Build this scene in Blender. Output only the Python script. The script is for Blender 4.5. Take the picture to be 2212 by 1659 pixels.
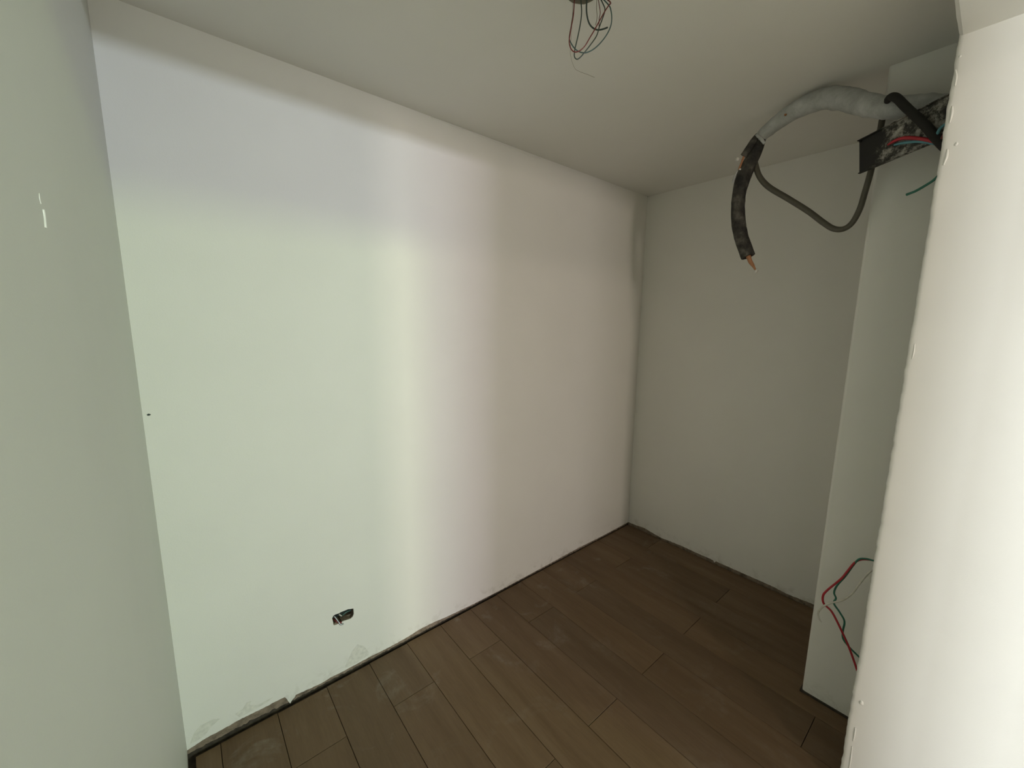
import bpy, bmesh, math, random
from mathutils import Vector, Matrix, noise
from mathutils.geometry import tessellate_polygon
random.seed(7)
S = bpy.context.scene
COL = S.collection
for o in list(bpy.data.objects):
    bpy.data.objects.remove(o)

# ------------------------------------------------------------------ camera
IMG_W, IMG_H, FOC = 2212.0, 1659.0, 865.21
PITCH, ROLL, YAW = math.radians(8.803), math.radians(0.647), math.radians(39.748)
CAM = Vector((0, 0, 1.68))
FW = Vector((math.sin(YAW)*math.cos(PITCH), math.cos(YAW)*math.cos(PITCH), -math.sin(PITCH)))
_r = Vector((math.cos(YAW), -math.sin(YAW), 0)); _u = _r.cross(FW)
RT = math.cos(ROLL)*_r + math.sin(ROLL)*_u
UP = -math.sin(ROLL)*_r + math.cos(ROLL)*_u
cd = bpy.data.cameras.new('camera'); cam = bpy.data.objects.new('camera', cd); COL.objects.link(cam)
cd.sensor_width = 36.0; cd.sensor_fit = 'HORIZONTAL'; cd.lens = FOC/IMG_W*36.0
cd.clip_start = 0.02
M = Matrix((RT, UP, -FW)).transposed().to_4x4(); M.translation = CAM
cam.matrix_world = M
S.camera = cam

# ------------------------------------------------------------------ world, exposure
w = bpy.data.worlds.new('world'); S.world = w; w.use_nodes = True
w.node_tree.nodes['Background'].inputs[0].default_value = (0.62, 0.70, 0.72, 1)
w.node_tree.nodes['Background'].inputs[1].default_value = 1.0
S.view_settings.view_transform = 'Standard'
S.view_settings.look = 'None'
S.view_settings.exposure = 0.08
S.view_settings.gamma = 1.0
S.view_settings.use_curve_mapping = False

# strength and tint of unseen emissive panes, tuned to shape the room's light
PANE_EMISSION = {   # pane: (tint, radiance)
    'low_a': ((0.83, 0.78, 1.00), 205.0),      # low panes of the tall window, tinted bluish
    'low_b': ((0.72, 0.84, 1.00), 195.0),
    'low_c': ((0.57, 0.95, 1.00), 132.0),
    'mid_b': ((0.60, 1.00, 0.20), 26.0),       # upper panes, tinted green
    'mid_c': ((0.76, 1.00, 0.38), 110.0),
    'slit_low': ((1.00, 0.85, 0.76), 96.0),    # narrow window further left
    'slit_high': ((1.00, 0.84, 0.73), 74.0),
    'side': ((0.92, 0.98, 1.00), 68.0),        # unseen window added to light the jamb
    'low_fill': ((0.90, 0.93, 1.00), 6.0),         # unseen low panes added to light the ceiling and the wall below it
    'wide': ((1.00, 0.92, 0.94), 10.0),        # unseen wide panes added to soften the far wall's right side
}

# room dimensions (metres)
U, D, H = 2.801, 1.806, 2.616           # right-hand wall X, far wall Y, ceiling
U0, U1, E_, SOF = -0.115, 1.7045, 0.1697, 2.4586   # left wall X, opening jamb X, inner face Y, soffit Z
U2, E2 = 2.0852, 0.3781                  # column face X and corner Y
OUT = -0.35                              # outer face of the opening wall
HX0, HX1, HY, HH = -4.6, 5.4, -7.0, 4.15  # hall behind the camera

# ------------------------------------------------------------------ helpers
def ray(x, y):
    return FW + RT*((x-IMG_W/2)/FOC) - UP*((y-IMG_H/2)/FOC)
def at(x, y, ax, val):
    """point of the room seen at (x, y) of the photograph on the plane axis=val, and metres per pixel there"""
    d = ray(x, y); i = 'XYZ'.index(ax)
    t = (val-CAM[i])/d[i]
    return CAM + d*t, t/FOC
HF = Vector((math.sin(YAW), math.cos(YAW), 0))
def atd(x, y, dist):
    d = ray(x, y); t = dist/d.dot(HF)
    return CAM + d*t, t/FOC

def tag(o, label=None, cat=None, group=None, kind=None):
    if label: o['label'] = label
    if cat: o['category'] = cat
    if group: o['group'] = group
    if kind: o['kind'] = kind
    return o
def link(name, me, mat=None, parent=None, smooth=False):
    o = bpy.data.objects.new(name, me); COL.objects.link(o)
    if mat and not me.materials: me.materials.append(mat)
    if parent: o.parent = parent
    if smooth:
        for p in me.polygons: p.use_smooth = True
    return o
def mesh(name, verts, faces):
    me = bpy.data.meshes.new(name); me.from_pydata([tuple(v) for v in verts], [], faces); me.update()
    return me
def from_bm(name, bm):
    me = bpy.data.meshes.new(name); bmesh.ops.recalc_face_normals(bm, faces=bm.faces); bm.to_mesh(me); bm.free(); return me
def box_mesh(name, x0, x1, y0, y1, z0, z1, bevel=0.0):
    bm = bmesh.new(); bmesh.ops.create_cube(bm, size=1.0)
    for v in bm.verts:
        v.co = Vector(((x0+x1)/2+v.co.x*(x1-x0), (y0+y1)/2+v.co.y*(y1-y0), (z0+z1)/2+v.co.z*(z1-z0)))
    if bevel: bmesh.ops.bevel(bm, geom=list(bm.edges), offset=bevel, segments=1, affect='EDGES')
    return from_bm(name, bm)
def empty(name, loc=(0, 0, 0)):
    o = bpy.data.objects.new(name, None); o.location = loc; o.empty_display_size = 0.05; COL.objects.link(o); return o
def smoothpath(pts, n=6):
    """Catmull-Rom through (Vector, radius)"""
    out = []
    P = [pts[0]]+list(pts)+[pts[-1]]
    for i in range(1, len(P)-2):
        a, b, c, d = P[i-1], P[i], P[i+1], P[i+2]
        for k in range(n):
            t = k/n
            f = lambda p0, p1, p2, p3: 0.5*((2*p1)+(p2-p0)*t+(2*p0-5*p1+4*p2-p3)*t*t+(3*p1-p0-3*p2+p3)*t*t*t)
            out.append((f(a[0], b[0], c[0], d[0]), f(a[1], b[1], c[1], d[1])))
    out.append(pts[-1]); return out
def tube_bm(bm, path, seg=8, cap=True, wob=0.0, hollow=0.0):
    path = [(Vector(p), r) for p, r in path]
    T = []
    for i in range(len(path)):
        a = path[max(i-1, 0)][0]; b = path[min(i+1, len(path)-1)][0]
        t = (b-a); T.append(t.normalized() if t.length > 1e-9 else Vector((0, 0, 1)))
    n = T[0].orthogonal().normalized(); rings = []
    for i, (p, r) in enumerate(path):
        n = (n-T[i]*n.dot(T[i])).normalized(); b = T[i].cross(n)
        ring = []
        for k in range(seg):
            a = 2*math.pi*k/seg
            d = n*math.cos(a)+b*math.sin(a)
            rr = r*(1+wob*noise.noise((p+d*r)*45.0)) if wob else r
            ring.append(bm.verts.new(p+d*rr))
        rings.append(ring)
    for A, B in zip(rings, rings[1:]):
        for k in range(seg):
            bm.faces.new((A[k], A[(k+1) % seg], B[(k+1) % seg], B[k]))
    if cap:
        bm.faces.new(rings[0][::-1])
        if hollow:
            p, r = path[-1]; t = T[-1]
            inner = [bm.verts.new(p+(v.co-p)*hollow) for v in rings[-1]]
            deep = [bm.verts.new(v.co-t*r*1.6) for v in inner]
            for k in range(seg):
                j = (k+1) % seg
                bm.faces.new((rings[-1][k], rings[-1][j], inner[j], inner[k]))
                bm.faces.new((inner[k], inner[j], deep[j], deep[k]))
            bm.faces.new(deep)
        else: bm.faces.new(rings[-1])
def tube(name, pts, mat, parent=None, seg=8, n=6, wob=0.0, hollow=0.0, origin=None):
    bm = bmesh.new(); tube_bm(bm, smoothpath([(Vector(p), r) for p, r in pts], n), seg, True, wob, hollow)
    o = link(name, from_bm(name, bm), mat, parent, True)
    return o
def slab_poly(name, outer, holes, place, thick, mat, parent=None):
    """flat polygon (2-D, with holes) as a solid sheet; place(u, v, w) -> world, w = 0 front, thick back"""
    loops = [outer]+holes
    tris = tessellate_polygon([[Vector((a, b, 0)) for a, b in L] for L in loops])
    flat = [p for L in loops for p in L]; n = len(flat)
    V = [place(a, b, 0.0) for a, b in flat]+[place(a, b, thick) for a, b in flat]
    F = [t for t in tris]+[(t[2]+n, t[1]+n, t[0]+n) for t in tris]
    off = 0
    for L in loops:
        m = len(L)
        for k in range(m):
            a, b = off+k, off+(k+1) % m
            F.append((a, b, b+n, a+n))
        off += m
    bm = bmesh.new(); me0 = mesh(name, V, F); bm.from_mesh(me0); bpy.data.meshes.remove(me0)
    return link(name, from_bm(name, bm), mat, parent)
def blob(name, loc, rad, mat, parent=None, scale=(1, 1, 1), rough=0.35, seed=0, sub=2):
    bm = bmesh.new(); bmesh.ops.create_icosphere(bm, subdivisions=sub, radius=1.0)
    for v in bm.verts:
        k = 1+rough*noise.noise(v.co*1.9+Vector((seed*3.1, seed, 0)))
        v.co = Vector((v.co.x*scale[0], v.co.y*scale[1], v.co.z*scale[2]))*rad*k
    o = link(name, from_bm(name, bm), mat, parent, True); o.location = loc
    return o

# ------------------------------------------------------------------ materials
def new_mat(name, col=(0.8, 0.8, 0.8), rough=0.6, metal=0.0, spec=0.5):
    m = bpy.data.materials.new(name); m.use_nodes = True
    b = m.node_tree.nodes['Principled BSDF']
    b.inputs['Base Color'].default_value = (*col, 1); b.inputs['Roughness'].default_value = rough
    b.inputs['Metallic'].default_value = metal; b.inputs['Specular IOR Level'].default_value = spec
    return m, m.node_tree.nodes, m.node_tree.links, b
def noise_node(N, L, vec, scale, detail=4.0, rough=0.55, dist=0.0):
    n = N.new('ShaderNodeTexNoise'); n.inputs['Scale'].default_value = scale; n.inputs['Detail'].default_value = detail
    n.inputs['Roughness'].default_value = rough; n.inputs['Distortion'].default_value = dist
    if vec is not None: L.new(vec, n.inputs['Vector'])
    return n
def ramp(N, L, src, stops):
    r = N.new('ShaderNodeValToRGB'); el = r.color_ramp.elements
    while len(el) < len(stops): el.new(0.5)
    for e, (p, c) in zip(el, stops):
        e.position = p; e.color = (*c, 1) if len(c) == 3 else c
    L.new(src, r.inputs[0]); return r
def mixc(N, L, fac, a, b, mode='MIX'):
    m = N.new('ShaderNodeMix'); m.data_type = 'RGBA'; m.blend_type = mode
    for s, v in ((m.inputs[0], fac), (m.inputs[6], a), (m.inputs[7], b)):
        if isinstance(v, (int, float)): s.default_value = v
        elif isinstance(v, tuple): s.default_value = (*v, 1)
        else: L.new(v, s)
    return m.outputs[2]
def bump(N, L, b, h, strength, dist):
    bp = N.new('ShaderNodeBump'); bp.inputs['Strength'].default_value = strength; bp.inputs['Distance'].default_value = dist
    L.new(h, bp.inputs['Height']); L.new(bp.outputs[0], b.inputs['Normal'])
def math_node(N, L, op, a, b=None):
    m = N.new('ShaderNodeMath'); m.operation = op; m.use_clamp = False
    for s, v in zip(m.inputs, (a, b)):
        if v is None: continue
        if isinstance(v, (int, float)): s.default_value = v
        else: L.new(v, s)
    return m.outputs[0]

def paint_material(name, col, dirt=False, rough=0.55):
    m, N, L, b = new_mat(name, col, rough, 0, 0.35)
    g = N.new('ShaderNodeNewGeometry'); pos = g.outputs['Position']
    roll_ = noise_node(N, L, pos, 260, 3); wave = noise_node(N, L, pos, 5, 2)
    h = math_node(N, L, 'ADD', math_node(N, L, 'MULTIPLY', roll_.outputs[0], 0.10), wave.outputs[0])
    bump(N, L, b, h, 0.5, 0.004)
    var = noise_node(N, L, pos, 2.2, 3)
    c0 = ramp(N, L, var.outputs[0], [(0.3, tuple(x*0.965 for x in col)), (0.7, col)]).outputs[0]
    if dirt:
        sep = N.new('ShaderNodeSeparateXYZ'); L.new(pos, sep.inputs[0])
        low = N.new('ShaderNodeMapRange'); low.interpolation_type = 'SMOOTHSTEP'
        L.new(sep.outputs[2], low.inputs[0])
        low.inputs[1].default_value = 0.0; low.inputs[2].default_value = 0.11; low.inputs[3].default_value = 1.0; low.inputs[4].default_value = 0.0
        sm = noise_node(N, L, pos, 14, 6, 0.65, 0.6)
        smr = ramp(N, L, sm.outputs[0], [(0.50, (0, 0, 0)), (0.64, (1, 1, 1))]).outputs[0]
        fac = math_node(N, L, 'MULTIPLY', math_node(N, L, 'MULTIPLY', smr, low.outputs[0]), 0.40)
        c0 = mixc(N, L, fac, c0, (0.36, 0.33, 0.25))
    L.new(c0, b.inputs['Base Color'])
    return m
PAINT_COL = (0.80, 0.785, 0.725)
M_paint = paint_material('wall_paint', PAINT_COL, True)
M_ceil = paint_material('ceiling_paint', (0.78, 0.765, 0.71))
M_reveal = paint_material('jamb_paint', (0.82, 0.81, 0.76), False, 0.45)
M_left = paint_material('left_wall_paint_shade', (0.61, 0.61, 0.56), True)  # wall paint darkened, the left wall's shade put into its colour
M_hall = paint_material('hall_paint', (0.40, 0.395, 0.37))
M_drip, *_ = new_mat('glossy_paint_drip', (0.86, 0.86, 0.80), 0.22)

def raw_material():
    m, N, L, b = new_mat('raw_plaster', (0.3, 0.25, 0.2), 0.9)
    pos = N.new('ShaderNodeNewGeometry').outputs['Position']
    n = noise_node(N, L, pos, 26, 8, 0.7); f = noise_node(N, L, pos, 190, 4)
    c = ramp(N, L, n.outputs[0], [(0.30, (0.085, 0.066, 0.045)), (0.5, (0.23, 0.178, 0.128)), (0.70, (0.33, 0.265, 0.20))]).outputs[0]
    L.new(c, b.inputs['Base Color']); bump(N, L, b, f.outputs[0], 0.8, 0.003); return m
M_raw = raw_material()
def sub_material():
    m, N, L, b = new_mat('mortar_and_gap_shade', (0.05, 0.04, 0.03), 0.95)  # floor mortar; the same dark colour paints shade in the base gaps
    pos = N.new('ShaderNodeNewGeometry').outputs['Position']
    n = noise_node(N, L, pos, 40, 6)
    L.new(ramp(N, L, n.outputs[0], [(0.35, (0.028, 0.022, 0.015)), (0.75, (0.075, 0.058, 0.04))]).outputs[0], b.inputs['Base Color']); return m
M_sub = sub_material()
M_hallfloor = paint_material('pale_bounce_floor', (0.56, 0.50, 0.42), False, 0.5)  # unseen hall floor made pale to bounce light onto soffit and ceiling
def plank_material():
    m, N, L, b = new_mat('wood_look_tile', (0.2, 0.14, 0.09), 0.55, 0, 0.35)
    tc = N.new('ShaderNodeTexCoord'); oi = N.new('ShaderNodeObjectInfo')
    comb = N.new('ShaderNodeCombineXYZ')
    L.new(math_node(N, L, 'MULTIPLY', oi.outputs['Random'], 37.0), comb.inputs[0])
    L.new(math_node(N, L, 'MULTIPLY', oi.outputs['Random'], 91.0), comb.inputs[1])
    add = N.new('ShaderNodeVectorMath'); add.operation = 'ADD'
    L.new(tc.outputs['Object'], add.inputs[0]); L.new(comb.outputs[0], add.inputs[1])
    mp = N.new('ShaderNodeMapping'); mp.inputs['Scale'].default_value = (1.0, 0.10, 1.0); L.new(add.outputs[0], mp.inputs[0])
    broad = noise_node(N, L, mp.outputs[0], 14, 3, 0.5, 0.3)
    fine = noise_node(N, L, mp.outputs[0], 120, 5, 0.6)
    base = ramp(N, L, broad.outputs[0], [(0.28, (0.118, 0.073, 0.037)), (0.52, (0.142, 0.091, 0.049)), (0.74, (0.160, 0.107, 0.061))]).outputs[0]
    grain = ramp(N, L, fine.outputs[0], [(0.3, (0.90, 0.90, 0.90)), (0.7, (1.06, 1.06, 1.06))]).outputs[0]
    c = mixc(N, L, 1.0, base, grain, 'MULTIPLY')
    tone = ramp(N, L, oi.outputs['Random'], [(0.0, (0.90, 0.90, 0.90)), (0.5, (1.0, 0.98, 0.95)), (1.0, (1.10, 1.09, 1.06))]).outputs[0]
    c = mixc(N, L, 1.0, c, tone, 'MULTIPLY')
    pos = N.new('ShaderNodeNewGeometry').outputs['Position']
    d1 = noise_node(N, L, pos, 5.0, 6, 0.6, 0.8); d2 = noise_node(N, L, pos, 45, 4)
    dm = ramp(N, L, d1.outputs[0], [(0.56, (0, 0, 0)), (0.74, (1, 1, 1))]).outputs[0]
    dn = ramp(N, L, d2.outputs[0], [(0.35, (0.2, 0.2, 0.2)), (0.7, (1, 1, 1))]).outputs[0]
    sep = N.new('ShaderNodeSeparateXYZ'); L.new(pos, sep.inputs[0])
    near = N.new('ShaderNodeMapRange'); L.new(sep.outputs[1], near.inputs[0])
    near.inputs[1].default_value = 1.2; near.inputs[2].default_value = 1.8; near.inputs[3].default_value = 0.14; near.inputs[4].default_value = 0.6
    fac = math_node(N, L, 'MULTIPLY', math_node(N, L, 'MULTIPLY', dm, dn), near.outputs[0])
    c = mixc(N, L, fac, c, (0.36, 0.34, 0.29))        # plaster dust left on the floor
    L.new(c, b.inputs['Base Color'])
    bump(N, L, b, fine.outputs[0], 0.12, 0.0006)
    return m
M_plank = plank_material()
def foam_material():
    m, N, L, b = new_mat('dusty_black_foam', (0.02, 0.02, 0.02), 0.85)
    pos = N.new('ShaderNodeNewGeometry').outputs['Position']
    n = noise_node(N, L, pos, 22, 6, 0.65)
    L.new(ramp(N, L, n.outputs[0], [(0.36, (0.010, 0.009, 0.007)), (0.54, (0.042, 0.039, 0.030)), (0.72, (0.13, 0.12, 0.098))]).outputs[0], b.inputs['Base Color'])
    bump(N, L, b, noise_node(N, L, pos, 160, 4).outputs[0], 0.4, 0.002); return m
M_foam = foam_material()
def tape_material():
    m, N, L, b = new_mat('white_wrap_tape', (0.5, 0.5, 0.48), 0.6)
    pos = N.new('ShaderNodeNewGeometry').outputs['Position']
    n = noise_node(N, L, pos, 16, 6, 0.65); f = noise_node(N, L, pos, 70, 5)
    c = ramp(N, L, n.outputs[0], [(0.32, (0.30, 0.305, 0.285)), (0.6, (0.45, 0.46, 0.44)), (0.8, (0.56, 0.565, 0.54))]).outputs[0]
    L.new(c, b.inputs['Base Color']); bump(N, L, b, f.outputs[0], 0.5, 0.004); return m
M_tape = tape_material()
def splat_material():
    m, N, L, b = new_mat('plaster_splashed_steel', (0.05, 0.05, 0.05), 0.75)
    pos = N.new('ShaderNodeNewGeometry').outputs['Position']
    n = noise_node(N, L, pos, 26, 8, 0.75, 0.15)
    sep = N.new('ShaderNodeSeparateXYZ'); L.new(pos, sep.inputs[0])
    mr = N.new('ShaderNodeMapRange'); L.new(sep.outputs[1], mr.inputs[0])   # the free end stayed clean
    mr.inputs[1].default_value = 0.325; mr.inputs[2].default_value = 0.365; mr.inputs[3].default_value = 0.0; mr.inputs[4].default_value = 0.20
    v = math_node(N, L, 'SUBTRACT', n.outputs[0], mr.outputs[0])
    c = ramp(N, L, v, [(0.39, (0.012, 0.011, 0.009)), (0.47, (0.045, 0.042, 0.034)), (0.52, (0.20, 0.188, 0.160)), (0.64, (0.44, 0.42, 0.37))]).outputs[0]
    L.new(c, b.inputs['Base Color']); bump(N, L, b, v, 0.6, 0.004); return m
M_splat = splat_material()
def wire_mat(name, col, rough=0.45):
    m, N, L, b = new_mat(name, col, rough)
    pos = N.new('ShaderNodeNewGeometry').outputs['Position']
    n = noise_node(N, L, pos, 60, 3)
    L.new(ramp(N, L, n.outputs[0], [(0.3, tuple(x*0.86 for x in col)), (0.7, tuple(min(1, x*1.06) for x in col))]).outputs[0], b.inputs['Base Color'])
    return m
M_black = wire_mat('black_cable_sheath', (0.010, 0.009, 0.006), 0.85)
M_olive = wire_mat('dusty_grey_cable', (0.085, 0.078, 0.055))
M_red = wire_mat('red_wire', (0.42, 0.018, 0.030))
M_maroon = wire_mat('dull_red_wire', (0.16, 0.030, 0.024))
M_green = wire_mat('green_wire', (0.030, 0.17, 0.115))
M_teal = wire_mat('blue_green_wire', (0.055, 0.11, 0.10))
M_dgreen = wire_mat('dark_green_wire', (0.040, 0.060, 0.045))
M_blue = wire_mat('light_blue_wire', (0.09, 0.27, 0.31))
M_white = wire_mat('white_wire', (0.62, 0.60, 0.52))
M_brown = wire_mat('brown_thread', (0.24, 0.20, 0.14))
M_copper = wire_mat('dull_copper', (0.36, 0.16, 0.065), 0.5)
M_crumb = wire_mat('plaster_crumb', (0.62, 0.60, 0.54), 0.9)
M_steel, *_ = new_mat('galvanised_steel', (0.42, 0.44, 0.45), 0.4, 0.8)
M_dark = wire_mat('dark_box_plastic', (0.025, 0.035, 0.030), 0.7)
M_rubble = wire_mat('mortar_rubble', (0.20, 0.165, 0.12), 0.95)
M_rim = wire_mat('rough_rim_plaster', (0.20, 0.18, 0.135), 0.95)
M_patch = wire_mat('unpainted_filler', (0.73, 0.715, 0.64), 0.85)
M_frame, *_ = new_mat('window_frame_white', (0.7, 0.7, 0.68), 0.4)
def pane_mat(key):
    col, st = PANE_EMISSION[key]
    m = bpy.data.materials.new('emissive_pane_'+key); m.use_nodes = True
    N = m.node_tree.nodes; N.clear()
    e = N.new('ShaderNodeEmission'); e.inputs[0].default_value = (*col, 1); e.inputs[1].default_value = st
    o = N.new('ShaderNodeOutputMaterial'); m.node_tree.links.new(e.outputs[0], o.inputs[0]); return m

# ------------------------------------------------------------------ structure: floor
floor = link('floor', box_mesh('floor', HX0, HX1, HY, D+0.10, -0.14, -0.016), M_sub)
tag(floor, 'brown wood-look plank floor laid in staggered rows', 'floor', kind='structure')
PITCHX, X_0 = 0.19995, -0.0135            # plank width, first long joint
LEN, G = 1.194, 0.0011                     # plank length, half joint
plank_cache = {}
def plank(x0, x1, y0, y1):
    key = (round(x1-x0, 3), round(y1-y0, 3))
    if key not in plank_cache:
        plank_cache[key] = box_mesh('plank', -(x1-x0)/2, (x1-x0)/2, -(y1-y0)/2, (y1-y0)/2, -0.012, 0.0, 0.0008)
        plank_cache[key].materials.append(M_plank)
    o = bpy.data.objects.new('plank', plank_cache[key]); COL.objects.link(o); o.parent = floor
    o.location = ((x0+x1)/2, (y0+y1)/2, random.uniform(-0.0004, 0.0004))
    return o
Y_LO = -0.40
row = -1
while True:
    x0 = X_0+row*PITCHX; x1 = x0+PITCHX
    xa, xb = max(x0, U0+0.022), min(x1, U-0.006)
    if xa >= U-0.02: break
    base = 1.495 if row % 2 == 1 else 0.897
    ycut = [base+k*LEN for k in range(-4, 3)]
    yend = 1.784+0.016*max(0, min(1, (xa-0.3)/1.6))+random.uniform(-0.002, 0.002)
    ys = [Y_LO]+[y for y in ycut if Y_LO+0.03 < y < yend-0.03]+[yend]
    for a, b in zip(ys, ys[1:]):
        segs = [(xa, xb)]
        if b <= E2+0.3 or a < E2:                       # rows that meet the column or the wall beside the opening
            if xb > U1-0.01:
                lim = None
        plank(xa+G, xb-G, a+G, b-G)
    row += 1
hall_floor = link('floor', box_mesh('floor', HX0, HX1, HY, Y_LO-0.002, -0.016, 0.0), M_hallfloor)
tag(hall_floor, 'unseen hall floor outside the opening, made pale to bounce light', 'floor', kind='structure')
for xa, xb, sd in ((HX0, U0-0.1, 'left'), (U+0.1, HX1, 'right')):
    o = link('floor', box_mesh('floor', xa, xb, Y_LO, OUT, -0.016, 0.0), M_hallfloor)
    tag(o, 'unseen pale bounce strip of hall floor %s of the opening, behind the camera' % sd, 'floor', kind='structure')

# ------------------------------------------------------------------ structure: far wall with ragged paint edge and socket hole
def ragged(profile, lo, hi, step, amp, seed):
    """(u, height) points from a measured profile with fine chips"""
    out = []; u = lo
    while u <= hi+1e-6:
        for (a, za), (b, zb) in zip(profile, profile[1:]):
            if a <= u <= b:
                z = za+(zb-za)*(u-a)/max(b-a, 1e-9); break
        else: z = profile[-1][1] if u > profile[-1][0] else profile[0][1]
        z += amp*noise.noise(Vector((u*60, seed, 0)))+0.6*amp*noise.noise(Vector((u*190, seed, 5)))
        out.append((u, z)); u += step
    return out
def sock(a, b):
    p, _ = at(680+a/18.43, 1280+b/18.43, 'Y', D-0.004); return (p.x, p.z)
hole = [sock(*q) for q in [(690, 1020), (740, 930), (800, 880), (950, 830), (1040, 780), (1150, 735), (1330, 665), (1430, 655), (1540, 635),
                           (1548, 760), (1555, 850), (1520, 950), (1430, 1040), (1270, 1095), (1160, 1130), (1080, 1160), (1060, 1215),
                           (940, 1240), (850, 1285), (750, 1310), (725, 1160)]]
far_prof = [(-0.115, 0.028), (-0.058, 0.039), (-0.001, 0.040), (0.059, 0.044), (0.139, 0.041), (0.18, 0.042), (0.226, 0.040), (0.2262, 0.030), (0.238, -0.006),
            (0.250, 0.010), (0.2585, 0.014), (0.259, 0.024), (0.318, 0.018), (0.361, 0.015), (0.394, 0.016), (0.405, 0.020), (0.454, 0.017), (0.533, 0.019),
            (0.60, 0.020), (0.70, 0.017), (0.79, 0.020), (0.87, 0.029), (0.96, 0.027), (1.02, 0.020), (1.2, 0.012), (1.42, 0.009), (1.56, 0.011),
            (1.77, 0.013), (1.95, 0.016), (2.17, 0.019), (2.43, 0.015), (2.80, 0.017)]
PT = 0.004
def rect_(a0, a1, b0, b1): return [(a0, b0), (a1, b0), (a1, b1), (a0, b1)]
far = slab_poly('wall_far', [(U0-0.1, -0.016), (U+0.1, -0.016), (U+0.1, HH), (U0-0.1, HH)], [[(x, z) for x, z in hole]],
                lambda u, v, w: (u, D+w, v), 0.10, M_raw)
tag(far, 'white painted wall facing the opening, brightly daylit on its left half', 'wall', kind='structure')
edge = ragged(far_prof, U0, U, 0.006, 0.0022, 1.0)
slab_poly('paint_coat', edge+[(U, H+0.02), (U0, H+0.02)], [hole], lambda u, v, w: (u, D-PT+w, v), PT-0.0005, M_paint, far)
# raw lower lip that overhangs the gap
slab_poly('wall_gap_shade', rect_(U0, U, -0.016, 0.026), [], lambda u, v, w: (u, D-0.0014+w, v), 0.0012, M_sub, far)  # dark strip painted in place of the shade inside the base gap
lip = ragged([(U0, 0.010), (0.10, 0.012), (0.24, 0.004), (0.5, 0.004), (U, 0.006)], U0, U, 0.007, 0.007, 9.0)
slab_poly('plaster_lip', lip+[(U, 0.06), (U0, 0.06)], [], lambda u, v, w: (u, D-0.003+w, v), 0.0028, M_raw, far)
# nail hole left in the paint, plaster seam under the ceiling
p, s = at(321, 896, 'Y', D-PT)
blob('nail_hole', p, 0.0042, M_dark, far, (1.2, 0.25, 0.8), 0.4, 3)
seam = []
for x, y in [(930, 252), (975, 270), (1030, 291), (1090, 314), (1130, 330), (1152, 339), (1168, 342)]:
    q, s = at(x, y, 'Y', D-PT); seam.append((Vector((q.x, D-PT+0.0015, min(q.z, H-0.003))), 0.0035))
tube('plaster_ridge', seam, M_paint, far, 6, 4, 0.5)

def kp(a, b):
    q, _ = at(400+a/5.53, 1380+b/5.53, 'Y', D-PT); return (q.x, q.z)
for poly in ([(1900, 350), (1935, 280), (1960, 225), (1995, 150), (2060, 65), (2135, 85), (2170, 125), (2195, 160), (2190, 195), (2120, 235), (2050, 285), (1980, 320)],
             [(595, 900), (690, 835), (735, 760), (790, 742), (770, 790), (860, 790), (1050, 695), (985, 752), (820, 850), (650, 935)],
             [(60, 1250), (110, 1120), (180, 1040), (330, 960), (420, 950), (300, 1060), (240, 1150), (130, 1225)]):
    pl_ = [kp(*q) for q in poly]
    slab_poly('filler_patch', pl_, [], lambda u, v, w: (u, D-PT-0.0007+w, v), 0.0006, M_patch, far)
q, s_ = at(1397.5, 424, 'Y', D-PT); blob('dark_speck', Vector((U-PT-0.002, D-PT-0.002, q.z)), 0.0038, M_dark, far, (1, 1, 1), 0.4, 5, 1)
# ------------------------------------------------------------------ structure: right-hand wall
back = slab_poly('wall_right', [(E_-0.1, -0.016), (D+0.1, -0.016), (D+0.1, HH), (E_-0.1, HH)], [], lambda u, v, w: (U+w, u, v), 0.10, M_raw)
tag(back, 'dim white painted end wall behind the hanging pipe', 'wall', kind='structure')
back_prof = [(0.2, 0.015), (0.508, 0.024), (0.642, 0.014), (0.72, 0.021), (0.94, 0.019), (1.08, 0.018), (1.088, 0.004), (1.10, 0.018), (1.215, 0.016), (1.33, 0.018),
             (1.45, 0.012), (1.50, 0.008), (1.60, 0.020), (1.657, 0.028), (1.72, 0.020), (1.806, 0.016)]
edge = ragged(back_prof, E_, D-PT, 0.006, 0.0024, 4.0)
slab_poly('paint_coat', edge+[(D-PT, H+0.02), (E_, H+0.02)], [], lambda u, v, w: (U-PT+w, u, v), PT-0.0005, M_paint, back)

# ------------------------------------------------------------------ structure: left wall
left = slab_poly('wall_left', [(OUT, -0.016), (D+0.1, -0.016), (D+0.1, HH), (OUT, HH)], [], lambda u, v, w: (U0-0.0005-w, u, v), 0.10, M_raw)
tag(left, 'shaded white painted wall at the left edge of the picture', 'wall', kind='structure')
edge = ragged([(OUT, 0.006), (1.0, 0.008), (D, 0.020)], OUT, D-PT, 0.008, 0.0025, 6.0)
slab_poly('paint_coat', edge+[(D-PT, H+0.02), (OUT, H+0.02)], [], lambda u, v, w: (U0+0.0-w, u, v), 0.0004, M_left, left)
for pts, r in (([(84, 418), (85, 430), (88, 441)], 1.6), ([(92, 452), (95, 470), (97, 492)], 3.2)):
    L_ = []
    for x, y in pts:
        q, s = at(x, y, 'X', U0); L_.append((q, r*s))
    tube('paint_drip', L_, M_drip, left, 8, 4)

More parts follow.
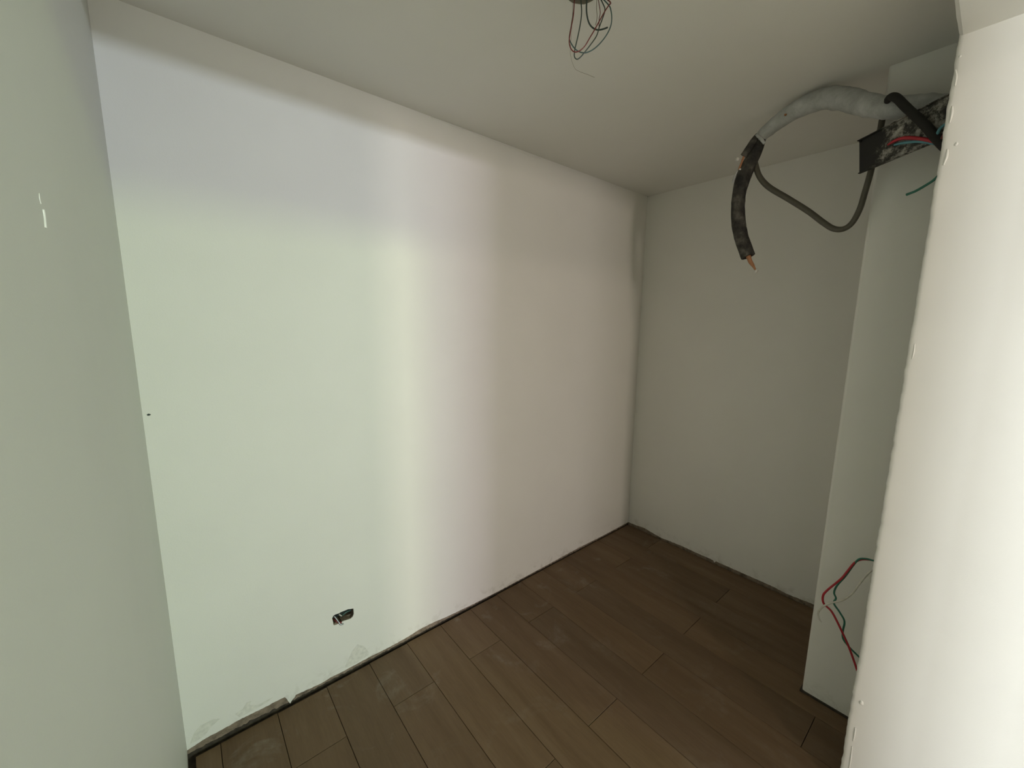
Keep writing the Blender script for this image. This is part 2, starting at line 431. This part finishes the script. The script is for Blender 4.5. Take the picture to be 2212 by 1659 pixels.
# ------------------------------------------------------------------ structure: ceiling with wiring hole
HC, hs = at(1259, -20, 'Z', H)
HR = 0.046
ring = [(HC.x+HR*(1+0.10*noise.noise(Vector((math.cos(a)*2, math.sin(a)*2, 3))))*math.cos(a), HC.y+HR*(1+0.10*noise.noise(Vector((math.cos(a)*2, math.sin(a)*2, 7))))*math.sin(a)) for a in [2*math.pi*k/40 for k in range(40)]]
ceil = slab_poly('ceiling', [(U0-0.1, E_-0.02), (U+0.1, E_-0.02), (U+0.1, D+0.1), (U0-0.1, D+0.1)], [ring], lambda u, v, w: (u, v, H+w), 0.02, M_ceil)
tag(ceil, 'white ceiling with a round wiring hole', 'ceiling', kind='structure')

# ------------------------------------------------------------------ structure: opening wall (jamb, lintel, column)
def jamb_profile(z):
    n1 = noise.noise(Vector((z*9, 1, 0))); n2 = noise.noise(Vector((z*34, 2, 0))); n3 = noise.noise(Vector((z*90, 3, 0)))
    d = 0.0016*n1+0.0022*n2+0.0014*n3
    broke = 0.007*math.exp(-((z-0.60)/0.12)**2)*(0.4+0.9*abs(noise.noise(Vector((z*55, 8, 0)))))
    a = -d*0.6
    return [(U1, OUT), (U1+0.0006*n1, OUT+0.14), (U1+0.0008*n1, E_-0.05), (U1+0.0008*n1, E_-0.018), (U1-0.0008+a*0.5, E_-0.010+d*0.3),
            (U1+0.0002+a*0.6+broke*0.3, E_-0.0035+d-broke*0.6), (U1+0.003+a, E_+d-broke), (U1+0.008, E_+d*0.7-broke*0.4), (U1+0.03, E_), (U2+0.02, E_), (U2+0.02, OUT)]
jv, jf = [], []
NZ = 260; m_ = len(jamb_profile(0))
for k in range(NZ+1):
    z = -0.016+(SOF+0.02+0.016)*k/NZ
    jv += [(x, y, z) for x, y in jamb_profile(z)]
for k in range(NZ):
    for j in range(m_-1):
        a = k*m_+j; jf.append((a, a+1, a+1+m_, a+m_))
jamb = link('wall_front', mesh('wall_front', jv, jf), M_reveal, None, True)
tag(jamb, 'bright white jamb of the opening filling the right edge', 'wall', kind='structure')
for pts, r in (([(2057, 229), (2056, 246), (2051, 266)], 1.9), ([(2047, 322), (2045, 338), (2038, 357)], 2.1), ([(2064, 150), (2066, 166), (2063, 186)], 1.3),
               ([(1848, 1572), (1846, 1586), (1843, 1601)], 1.1), ([(1841, 1612), (1838, 1638), (1833, 1668)], 1.0), ([(1976, 742), (1974, 760), (1970, 776)], 1.2)):
    L_ = []
    n_ = len(pts)
    for i, (x, y) in enumerate(pts):
        q, s = at(x, y, 'X', U1-0.0006); L_.append((q, s*r*1.25*(0.55 if i in (0, n_-1) else 1)))
    tube('paint_drip', L_, M_drip, jamb, 8, 5, 0.2)
for x, y, r in ((2066, 311, 3.6), (1861, 1518, 4.2), (2074, 122, 3.0)):
    q, s = at(x, y, 'X', U1); blob('paint_drip', q, r*s, M_drip, jamb, (0.55, 0.8, 1.2), 0.4, x)

# lintel: soffit with slightly wavy inner edge
lv, lf = [], []
NX = 90
for k in range(NX+1):
    x = U0-0.05+(U+0.15-U0)*k/NX
    n_ = 0.0016*noise.noise(Vector((x*22, 4, 1)))
    lv += [(x, OUT, HH), (x, OUT, SOF), (x, E_-0.008, SOF+n_*0.4), (x, E_+n_, SOF+0.004), (x, E_, SOF+0.012), (x, E_, HH)]
for k in range(NX):
    for j in range(5):
        a = k*6+j; lf.append((a, a+6, a+7, a+1))
lint = link('wall_front_lintel', mesh('wall_front_lintel', lv, lf), M_reveal)
tag(lint, 'white lintel soffit over the opening at the top right corner', 'wall', kind='structure')
cj = []
for i in range(9):
    t = i/8; y = E_-0.004-(0.26)*t
    cj.append((Vector((U1+0.001, y, SOF+0.001)), 0.0016+0.0014*abs(noise.noise(Vector((y*40, 0, 0))))))
tube('caulk_line', cj, M_drip, lint, 6, 5, 0.4)

cvs, cfs = [], []
for k in range(121):
    z = -0.016+(H+0.03)*k/120
    n_ = 0.0012*noise.noise(Vector((z*12, 2, 2)))
    zz = max(z, 0.0)
    cvs += [(U2, E_-0.02, z), (U2+n_*0.4, E2-0.012, z), (U2+0.0025+n_, E2-0.003+n_, z), (U2+0.012, E2+n_*0.3, z), (U+0.02, E2, z)]
for k in range(120):
    for j in range(4):
        a = k*5+j; cfs.append((a, a+1, a+6, a+5))
colm = link('wall_column', mesh('wall_column', cvs, cfs), M_paint, None, True)
tag(colm, 'white boxed column standing beside the jamb at right', 'column', kind='structure')
tag(link('column_gap_shade', box_mesh('column_gap_shade', U2-0.006, U2+0.2, E_, E2+0.006, -0.012, 0.0095), M_sub, colm))  # solid dark strip painted as the shaded gap under the column

# ------------------------------------------------------------------ structure: hall behind the camera
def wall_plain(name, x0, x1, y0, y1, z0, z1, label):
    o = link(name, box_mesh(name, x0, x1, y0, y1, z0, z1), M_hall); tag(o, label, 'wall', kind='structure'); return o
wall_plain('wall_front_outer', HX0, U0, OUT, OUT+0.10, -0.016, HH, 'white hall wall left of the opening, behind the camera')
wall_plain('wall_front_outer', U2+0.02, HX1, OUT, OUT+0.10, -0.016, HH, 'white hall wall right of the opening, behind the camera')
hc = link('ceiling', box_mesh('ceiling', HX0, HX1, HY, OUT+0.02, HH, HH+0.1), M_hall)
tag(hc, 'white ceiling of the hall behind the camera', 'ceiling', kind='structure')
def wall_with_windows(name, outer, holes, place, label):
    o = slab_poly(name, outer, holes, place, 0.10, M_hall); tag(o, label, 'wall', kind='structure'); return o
def rect(a0, a1, b0, b1): return [(a0, b0), (a1, b0), (a1, b1), (a0, b1)]
W1 = (2.55, 4.48, 2.14, 4.04)
W2 = (-3.18, -2.41, 1.69, 4.04)
W3 = (-1.69, -0.79, 0.35, 2.15)
W5 = (-2.30, -0.14, 0.9, 2.0)
W4 = (2.55, 4.48, 0.0, 1.45)
wall_with_windows('wall_hall_rear', rect(HX0, HX1, -0.016, HH), [rect(*W1), rect(*W2), rect(*W4), rect(*W5)], lambda u, v, w: (u, HY-w, v), 'white rear wall of the hall with windows and added glowing panes')
wall_with_windows('wall_hall_side', rect(HY, OUT, -0.016, HH), [rect(*W3)], lambda u, v, w: (HX0-w, u, v), 'white end wall of the hall with an added window')
wall_plain('wall_hall_end', HX1, HX1+0.1, HY, OUT, -0.016, HH, 'white end wall of the hall opposite the added window')
def window(name, rc, panes, place, label):
    """rc = opening; panes = list of (u0, u1, v0, v1, key); the rest of the opening is solid frame"""
    o = empty(name, place(rc[0], rc[2], 0.05)); o['label'] = label; o['category'] = 'window'; o['kind'] = 'structure'
    inv = Vector(o.location)
    def pl(d): return lambda u, v, w: Vector(place(u, v, w+d))-inv
    slab_poly('window_frame', rect(*rc), [rect(a, b, c, d) for a, b, c, d, k in panes], pl(0.03), 0.04, M_frame, o)
    for a, b, c, d, k in panes:
        V = [pl(0.05)(*q, 0) for q in rect(a, b, c, d)]
        link('pane', mesh('pane', V, [(0, 1, 2, 3)]), pane_mat(k), o)
    return o
cols = ((2.61, 3.19, 'a'), (3.22, 3.80, 'b'), (3.84, 4.42, 'c'))
rear = lambda u, v, w: (u, HY-w, v)
window('window_1', W1, [(a, b, 2.20, 2.42, 'low_'+k) for a, b, k in cols]+[(3.22, 3.80, 3.44, 3.98, 'mid_b'), (3.84, 4.42, 3.44, 3.98, 'mid_c')], rear, 'high window in the hall behind the camera, upper panes tinted green')
window('window_2', W2, [(-3.06, -2.50, 1.75, 2.42, 'slit_low'), (-3.06, -2.50, 3.56, 3.98, 'slit_high')], rear, 'narrow high window in the hall behind the camera')
window('added_window_3', W3, [(-1.64, -1.26, 0.4, 2.1, 'side'), (-1.22, -0.84, 0.4, 2.1, 'side')], lambda u, v, w: (HX0-w, u, v), 'unseen two-pane window added at the hall end to light the jamb')
window('added_window_5', W5, [(-2.25, -1.27, 0.95, 1.95, 'wide'), (-1.23, -0.20, 0.95, 1.95, 'wide')], rear, 'unseen wide panes added behind the camera to soften the far wall light')
window('added_window_4', W4, [(2.61, 3.50, 0.15, 1.40, 'low_fill'), (3.53, 4.42, 0.15, 1.40, 'low_fill')], rear, 'unseen low panes added behind the camera to light the ceiling')

# ------------------------------------------------------------------ socket box recessed in the far wall
sb = empty('socket_box', (0.43*1.12, D, 0.28)); tag(sb, 'open wall socket box with loose wire ends low on the far wall', 'socket box')
org = Vector(sb.location)
cx = sum(p[0] for p in hole)/len(hole); cz = sum(p[1] for p in hole)/len(hole)
def local(o, verts): return [Vector(v)-o for v in verts]
big = [(cx+(x-cx)*1.06, cz+(z-cz)*1.06) for x, z in hole]; nb = len(big)
bv = [(x, D+0.004, z) for x, z in big]+[(x, D+0.048, z) for x, z in big]
link('box_shell', mesh('box_shell', local(org, bv), [(k, (k+1) % nb, (k+1) % nb+nb, k+nb) for k in range(nb)]+[tuple(range(nb, 2*nb))]), M_dark, sb)
def sp(a, b, dep):
    p, s = at(680+a/18.43, 1280+b/18.43, 'Y', D+dep); return p-org
def sr(px_): return px_/18.43*at(740, 1335, 'Y', D)[1]
link('mortar_patch', mesh('mortar_patch', [sp(1060, 1120, 0.012), sp(1300, 1080, 0.010), sp(1480, 960, 0.012), sp(1500, 800, 0.02), sp(1350, 860, 0.03), sp(1150, 960, 0.03)], [(0, 1, 2, 3, 4, 5)]), M_rubble, sb)
tube('metal_lug', [(sp(765, 935, 0.006), sr(26)), (sp(880, 1080, 0.0), sr(28)), (sp(985, 1225, -0.006), sr(28)), (sp(1040, 1270, -0.009), sr(34)), (sp(1140, 1250, -0.009), sr(26))], M_steel, sb, 6, 4)
tube('green_wire', [(sp(1000, 960, 0.02), sr(30)), (sp(1120, 880, 0.008), sr(38)), (sp(1260, 770, 0.008), sr(38)), (sp(1440, 700, 0.02), sr(30))], M_teal, sb, 6, 4)
tube('red_wire', [(sp(740, 1040, 0.02), sr(34)), (sp(830, 1120, 0.006), sr(40)), (sp(950, 1190, -0.002), sr(40)), (sp(1070, 1190, -0.006), sr(44))], M_maroon, sb, 6, 4)
tube('white_wire', [(sp(960, 830, 0.02), sr(22)), (sp(985, 880, 0.008), sr(26)), (sp(1060, 930, 0.008), sr(26))], M_white, sb, 6, 4)
o = blob('rubble', sp(800, 1240, 0.004), sr(95), M_rubble, sb, (1, 0.5, 0.6), 0.5, 2)

# ------------------------------------------------------------------ ceiling junction hole and the wires hanging from it
jb = empty('ceiling_junction_box', (HC.x, HC.y, H)); tag(jb, 'round dark junction box set in the ceiling', 'junction box')
bm = bmesh.new()
R2 = HR*1.06; K = 40
lo = [bm.verts.new((R2*math.cos(2*math.pi*k/K), R2*math.sin(2*math.pi*k/K), 0.012)) for k in range(K)]
hi = [bm.verts.new((R2*0.95*math.cos(2*math.pi*k/K), R2*0.95*math.sin(2*math.pi*k/K), 0.07)) for k in range(K)]
for k in range(K): bm.faces.new((lo[k], lo[(k+1) % K], hi[(k+1) % K], hi[k]))
bm.faces.new(hi[::-1])
link('box_cup', from_bm('box_cup', bm), M_dark, jb, True)
bm = bmesh.new(); prev = None; rings = []
for k in range(64):
    a = 2*math.pi*k/64; nn = noise.noise(Vector((math.cos(a)*3, math.sin(a)*3, 1)))
    rings.append([bm.verts.new(((HR*f+0.002*nn)*math.cos(a), (HR*f+0.002*nn)*math.sin(a), z)) for f, z in ((0.965, 0.012), (0.985, -0.0005), (1.03, -0.002), (1.09, 0.001))])
for k in range(64):
    A, B = rings[k], rings[(k+1) % 64]
    for j in range(3): bm.faces.new((A[j], A[j+1], B[j+1], B[j]))
link('rough_rim', from_bm('rough_rim', bm), M_rim, jb, True)

HD = Vector((HC.x, HC.y, 0)).dot(HF)
def hang(name, pts, wpx, mat, label, off=0.0, top_at_start=True, top_at_end=True, cat='wire'):
    L_ = []
    n_ = len(pts)
    for i, (a, b) in enumerate(pts):
        sag = math.sin(math.pi*i/(n_-1))
        q, s = atd(1180+a/11.06, b/11.06, HD+off*sag)
        L_.append((q, wpx/11.06/2*s))
    r = L_[0][1]
    c = Vector((HC.x, HC.y, H+0.045))
    def mouth(p): # wires leave through the hole
        d = Vector((p.x-HC.x, p.y-HC.y, 0))
        if d.length > HR*0.8: d *= HR*0.8/d.length
        return Vector((HC.x, HC.y, H))+d
    if top_at_start: L_ = [(c+Vector((0.01, 0, 0)), r), (mouth(L_[0][0]), r)]+L_[1:]
    if top_at_end: L_ = L_[:-1]+[(mouth(L_[-1][0]), r), (c-Vector((0.01, 0, 0)), r)]
    o = tube(name, L_, mat, None, 8, 6); tag(o, label, cat, 'loose wires hanging from the ceiling hole'); return o
hang('electrical_wire', [(690, -60), (660, 200), (600, 600), (555, 850), (560, 960), (620, 1080), (700, 1180), (800, 1240), (900, 1262), (1010, 1240), (1150, 1160), (1300, 1020), (1450, 820), (1540, 620), (1565, 430), (1540, 230), (1480, 110), (1330, -60)],
     27, M_teal, 'blue-green wire hanging from the ceiling in the widest loop', 0.012)
hang('electrical_wire', [(700, -60), (650, 350), (590, 680), (550, 950), (560, 1080), (600, 1180), (660, 1235), (730, 1240), (820, 1200), (930, 1090), (1030, 920), (1150, 720), (1270, 500), (1400, 270), (1490, 130), (1520, 40), (1440, -60)],
     27, M_maroon, 'dull red wire loop hanging from the ceiling hole', -0.015)
hang('electrical_wire', [(815, -60), (845, 250), (820, 530), (760, 850), (690, 1150), (670, 1290), (680, 1370), (730, 1415), (800, 1380), (900, 1270), (1050, 1080), (1200, 860), (1270, 640), (1340, 450), (1400, 250), (1360, 100), (1250, -60)],
     27, M_dgreen, 'dark green wire hanging lowest in a narrow loop from the ceiling', 0.0)
hang('electrical_wire', [(975, -60), (960, 200), (990, 450), (1050, 600), (1150, 690), (1250, 715), (1380, 690), (1465, 655)], 36, M_dgreen,
     'short thick dark wire end curling up below the ceiling hole', 0.02, True, False)
hang('electrical_wire', [(1240, -60), (1200, 200), (1215, 400), (1180, 600)], 14, M_brown, 'pale brown strand hanging straight inside the wire loops', 0.025, True, False)
hang('electrical_wire', [(1310, -60), (1285, 250), (1265, 450), (1262, 620)], 18, M_maroon, 'short brownish wire end hanging among the ceiling loops', 0.028, True, False)
hang('electrical_wire', [(660, -60), (620, 500), (575, 1190), (582, 1320), (610, 1460), (690, 1640), (820, 1720), (1010, 1790), (1150, 1850)], 7, M_brown, 'hair-thin thread trailing below the ceiling wire loops', 0.03, True, False)

# ------------------------------------------------------------------ trunking, insulated pipe and cables at upper right
def c2(a, b): return (1540+a/3.687, 150+b/3.687)
def P2(a, b, X): return at(*c2(a, b), 'X', X)
def path2(pts, X, wscale=1.0):
    """pts = (a, b, width in crop pixels[, X])"""
    out = []
    for q in pts:
        p, s = P2(q[0], q[1], q[3] if len(q) > 3 else X); out.append((p, q[2]/2/3.687*s*wscale))
    return out
XA, XB = 1.973, 1.850
A1 = P2(1165, 568, XA)[0]; A2 = P2(1165, 833, XA)[0]
B1 = P2(1900, 192, XB)[0]; B2 = P2(1900, 530, XB)[0]
dirv = (A1-B1).normalized(); nrm = dirv.cross(Vector((0, 0, 1))).normalized()
if nrm.dot(CAM-A1) < 0: nrm = -nrm       # towards the camera side
def ext(b, a): return b+(b-a).normalized()*0.07
C1, C2 = ext(B1, A1), ext(B2, A2)
tr = empty('cable_trunking', (C1+C2)/2); tag(tr, 'black steel cable trunking splashed with plaster, projecting beside the jamb', 'cable trunking')
to = Vector(tr.location)
def strip(name, q, th, nv, mat):
    V = [v-to for v in q]+[v-to+nv*th for v in q]
    F = [(0, 1, 2, 3), (7, 6, 5, 4)]+[(k, k+4, (k+1) % 4+4, (k+1) % 4) for k in range(4)]
    bm = bmesh.new(); m0 = mesh(name, V, F); bm.from_mesh(m0)
    bmesh.ops.bevel(bm, geom=list(bm.edges), offset=0.0008, segments=1, affect='EDGES')
    return link(name, from_bm(name, bm), mat, tr)
strip('back_plate', [A1, A2, C2, C1], -0.003, nrm, M_splat)
zt = Vector((0, 0, 1))
strip('top_flange', [A1, C1, C1+nrm*0.010, A1+nrm*0.010], -0.003, zt, M_splat)
strip('bottom_flange', [A2, C2, C2+nrm*0.007, A2+nrm*0.007], 0.003, zt, M_splat)
for f_ in (0.06,):
    a = A1+(A2-A1)*f_
    blob('rivet', a-dirv*0.006+nrm*0.002-to, 0.004, M_black, tr, (1, 1, 1), 0.1, 1)

# insulated pipe bundle
pb = empty('insulated_pipe', P2(1850, 290, 1.99)[0]); tag(pb, 'air conditioning pipe in black foam and white wrap, curving down from the jamb', 'pipe')
po = Vector(pb.location)
def sub(pth): return [(p-po, r) for p, r in pth]
wrap = path2([(362, 562, 86, 2.07), (400, 520, 96, 2.07), (450, 474, 104, 2.07), (560, 388, 122, 2.068), (700, 303, 140, 2.062), (850, 244, 152, 2.05), (965, 226, 160, 2.04), (1100, 247, 162, 2.025), (1250, 290, 160, 2.005), (1400, 305, 158, 1.99),
              (1550, 300, 168), (1700, 290, 168), (1850, 290, 150), (1960, 300, 120)], 1.985)
wrap[-1] = (Vector((1.99, E_+0.01, wrap[-1][0].z)), wrap[-1][1])
wo = tube('white_wrap', sub(wrap), M_tape, pb, 20, 6, 0.10)
fold = path2([(345, 520, 22), (375, 545, 26), (410, 590, 22)], 2.04)
tube('tape_fold', sub(fold), M_tape, wo, 6, 4, 0.3)
blob('rust_spot', P2(578, 362, 2.034)[0]-po, 0.008, M_copper, wo, (1.0, 0.6, 0.5), 0.3, 4)
foam = path2([(395, 525, 66), (352, 640, 82), (300, 735, 104), (250, 840, 112), (212, 970, 100), (199, 1100, 98), (205, 1230, 100), (230, 1350, 100), (281, 1490, 100)], 2.07)
fo = tube('foam_sleeve', sub(foam), M_foam, pb, 18, 6, 0.05, 0.5)
short = path2([(365, 520, 48), (320, 580, 56), (280, 640, 56), (244, 692, 54)], 2.05)
sf = tube('foam_sleeve', sub(short), M_foam, pb, 14, 5, 0.05, 0.62)
cop = path2([(262, 1440, 30), (284, 1495, 32), (305, 1540, 30), (325, 1572, 20), (342, 1602, 12)], 2.07)
co = tube('copper_pipe', sub(cop), M_copper, pb, 8, 4, 0.35)
blob('plaster_crumb', P2(344, 1607, 2.07)[0]-po, 0.008, M_crumb, co, (1, 1, 1.1), 0.6, 6)
cs = path2([(258, 660, 18), (240, 712, 16), (222, 760, 16), (206, 800, 14)], 2.043)
c_o = tube('copper_pipe', sub(cs), M_copper, pb, 8, 4, 0.3)
blob('plaster_crumb', P2(196, 715, 2.035)[0]-po, 0.0085, M_crumb, c_o, (1, 1, 1), 0.6, 8)
blob('plaster_crumb', P2(217, 795, 2.04)[0]-po, 0.005, M_crumb, c_o, (1, 1, 0.8), 0.6, 9)
# peeled strip of white tape beside the foam
pt = path2([(200, 800, 10), (180, 840, 16), (165, 880, 18), (158, 905, 8)], 2.045)
tube('torn_tape', sub(pt), M_tape, pb, 6, 4, 0.4)

thin = path2([(345, 600, 40, 2.09), (332, 690, 40, 2.09), (342, 770, 42, 2.085), (375, 860, 42, 2.08), (450, 940, 43, 2.08), (600, 1030, 43, 2.075), (760, 1130, 43, 2.07), (880, 1220, 43, 2.07),
              (960, 1268, 43, 2.065), (1040, 1270, 43, 2.06), (1110, 1220, 43, 2.06), (1170, 1110, 43, 2.055), (1210, 980, 43, 2.055), (1245, 860, 43, 2.05), (1275, 740, 43, 2.05), (1305, 600, 43, 2.055),
              (1335, 470, 43, 2.06), (1358, 370, 43, 2.065), (1420, 270, 43, 2.068), (1600, 250, 43, 2.068), (1800, 270, 43, 2.06)], 2.0)
q = thin[-1]; thin.append((Vector((2.04, E_-0.005, q[0].z)), q[1]))
o = tube('thin_cable', thin, M_olive, None, 10, 6); tag(o, 'thin dark cable sagging in a loop between foam pipe end and trunking', 'cable')

hook = path2([(1392, 250, 44, 1.950), (1400, 232, 52, 1.935), (1425, 216, 58, 1.925), (1468, 232, 60, 1.910), (1560, 322, 62, 1.885), (1660, 415, 64, 1.865), (1740, 500, 66, 1.852), (1800, 570, 66, 1.842), (1880, 640, 66, 1.83)], 1.9)
hook.append((hook[-1][0]+Vector((0.0, -0.03, -0.02)), hook[-1][1]))
o = tube('black_cable', hook, M_black, None, 12, 6, 0.06); tag(o, 'thick black cable end hooked over the white wrapped pipe', 'cable')

rw = path2([(1395, 600, 14, 1.925), (1430, 578, 22, 1.915), (1490, 552, 26, 1.905), (1560, 545, 28, 1.893), (1680, 556, 28, 1.873), (1780, 576, 30, 1.852), (1880, 596, 32, 1.835)], 1.9)
rw.append((rw[-1][0]+Vector((0, -0.03, 0)), rw[-1][1]))
o = tube('electrical_wire', rw, M_red, None, 8, 6); tag(o, 'crimson wire lying along the black trunking', 'wire', 'wires in the trunking')
bw = path2([(1445, 602, 14, 1.915), (1480, 592, 20, 1.908), (1540, 582, 22, 1.897), (1640, 574, 22, 1.882), (1760, 590, 22, 1.862), (1860, 610, 22, 1.842)], 1.9)
bw.append((bw[-1][0]+Vector((0, -0.03, 0)), bw[-1][1]))
o = tube('electrical_wire', bw, M_blue, None, 8, 6); tag(o, 'light blue wire just under the crimson wire on the trunking', 'wire', 'wires in the trunking')
bw = path2([(1783, 560, 22, 1.842), (1790, 510, 22, 1.838), (1815, 465, 22, 1.834), (1870, 430, 22, 1.830), (1940, 430, 22, 1.83)], 1.84)
bw.append((bw[-1][0]+Vector((0.0, -0.02, -0.01)), bw[-1][1]))
o = tube('electrical_wire', bw, M_blue, None, 8, 6); tag(o, 'light blue wire bent up against the jamb edge', 'wire', 'wires in the trunking')
bw = path2([(1800, 590, 22, 1.835), (1830, 540, 24, 1.832), (1860, 500, 24, 1.83), (1930, 480, 24, 1.825)], 1.83)
o = tube('electrical_wire', bw, M_maroon, None, 8, 6); tag(o, 'dark red wire bent beside the jamb edge', 'wire', 'wires in the trunking')
gw = path2([(1543, 997, 22, 1.93), (1575, 985, 20, 1.925), (1620, 966, 20, 1.915), (1700, 920, 20, 1.90), (1760, 880, 20, 1.89), (1830, 815, 20, 1.88), (1900, 760, 20, 1.87)], 1.9)
gw.append((Vector((1.865, E_-0.005, gw[-1][0].z+0.02)), gw[-1][1]))
o = tube('electrical_wire', gw, M_green, None, 8, 6); tag(o, 'short green wire end below the trunking by the jamb', 'wire')
q = path2([(1540, 998, 16, 1.9305), (1560, 991, 22, 1.928)], 1.93)
tube('bare_tip', q, M_steel, o, 8, 3)

# ------------------------------------------------------------------ wires at lower right
def path4(pts, X):
    out = []
    for q in pts:
        p, s = at(1720+q[0]/3.325, 1160+q[1]/3.325, 'X', q[3] if len(q) > 3 else X); out.append((p, q[2]/2/3.325*s))
    return out
def to_wall(L_, dx=0.0, dz=0.0):
    p, r = L_[-1]; return L_+[(Vector((p.x+dx, E_-0.005, p.z+dz)), r)]
rd = path4([(660, 215, 13, 2.02), (600, 185, 13, 2.02), (540, 166, 13, 2.015), (470, 162, 13, 2.005), (420, 184, 14, 1.985), (370, 243, 14, 1.975), (320, 302, 14), (220, 385, 14), (192, 425, 14), (198, 478, 14), (250, 530, 14), (290, 600, 14), (333, 690, 14), (380, 795, 14), (430, 935, 14), (470, 1060, 14)], 1.97)
rd = to_wall(rd)[::-1]; rd = to_wall(rd)
o = tube('electrical_wire', rd, M_red, None, 8, 6); tag(o, 'red wire bowed out in front of the column near the floor', 'wire', 'wires from the low wall outlet')
gr = path4([(640, 200, 12), (600, 182, 12), (555, 170, 12), (500, 156, 12), (450, 160, 12), (412, 200, 12), (352, 282, 12), (292, 350, 12), (272, 400, 12), (285, 440, 12), (270, 476, 12), (312, 540, 12), (346, 605, 12), (336, 670, 12), (336, 730, 12), (382, 792, 12), (445, 855, 12), (520, 930, 12)], 1.985)
gr = to_wall(gr)[::-1]; gr = to_wall(gr)
o = tube('electrical_wire', gr, M_green, None, 8, 6); tag(o, 'green wire kinked behind the red wire near the floor', 'wire', 'wires from the low wall outlet')
wh = path4([(640, 190, 12), (550, 236, 12), (500, 280, 12), (450, 342, 12), (400, 408, 12), (330, 455, 12), (250, 474, 12), (192, 500, 12), (158, 542, 12), (166, 590, 10), (182, 612, 6)], 1.955)
wh = to_wall(wh[::-1])
o = tube('electrical_wire', wh, M_white, None, 8, 6); tag(o, 'white wire with curled end crossing the red and green wires', 'wire', 'wires from the low wall outlet')
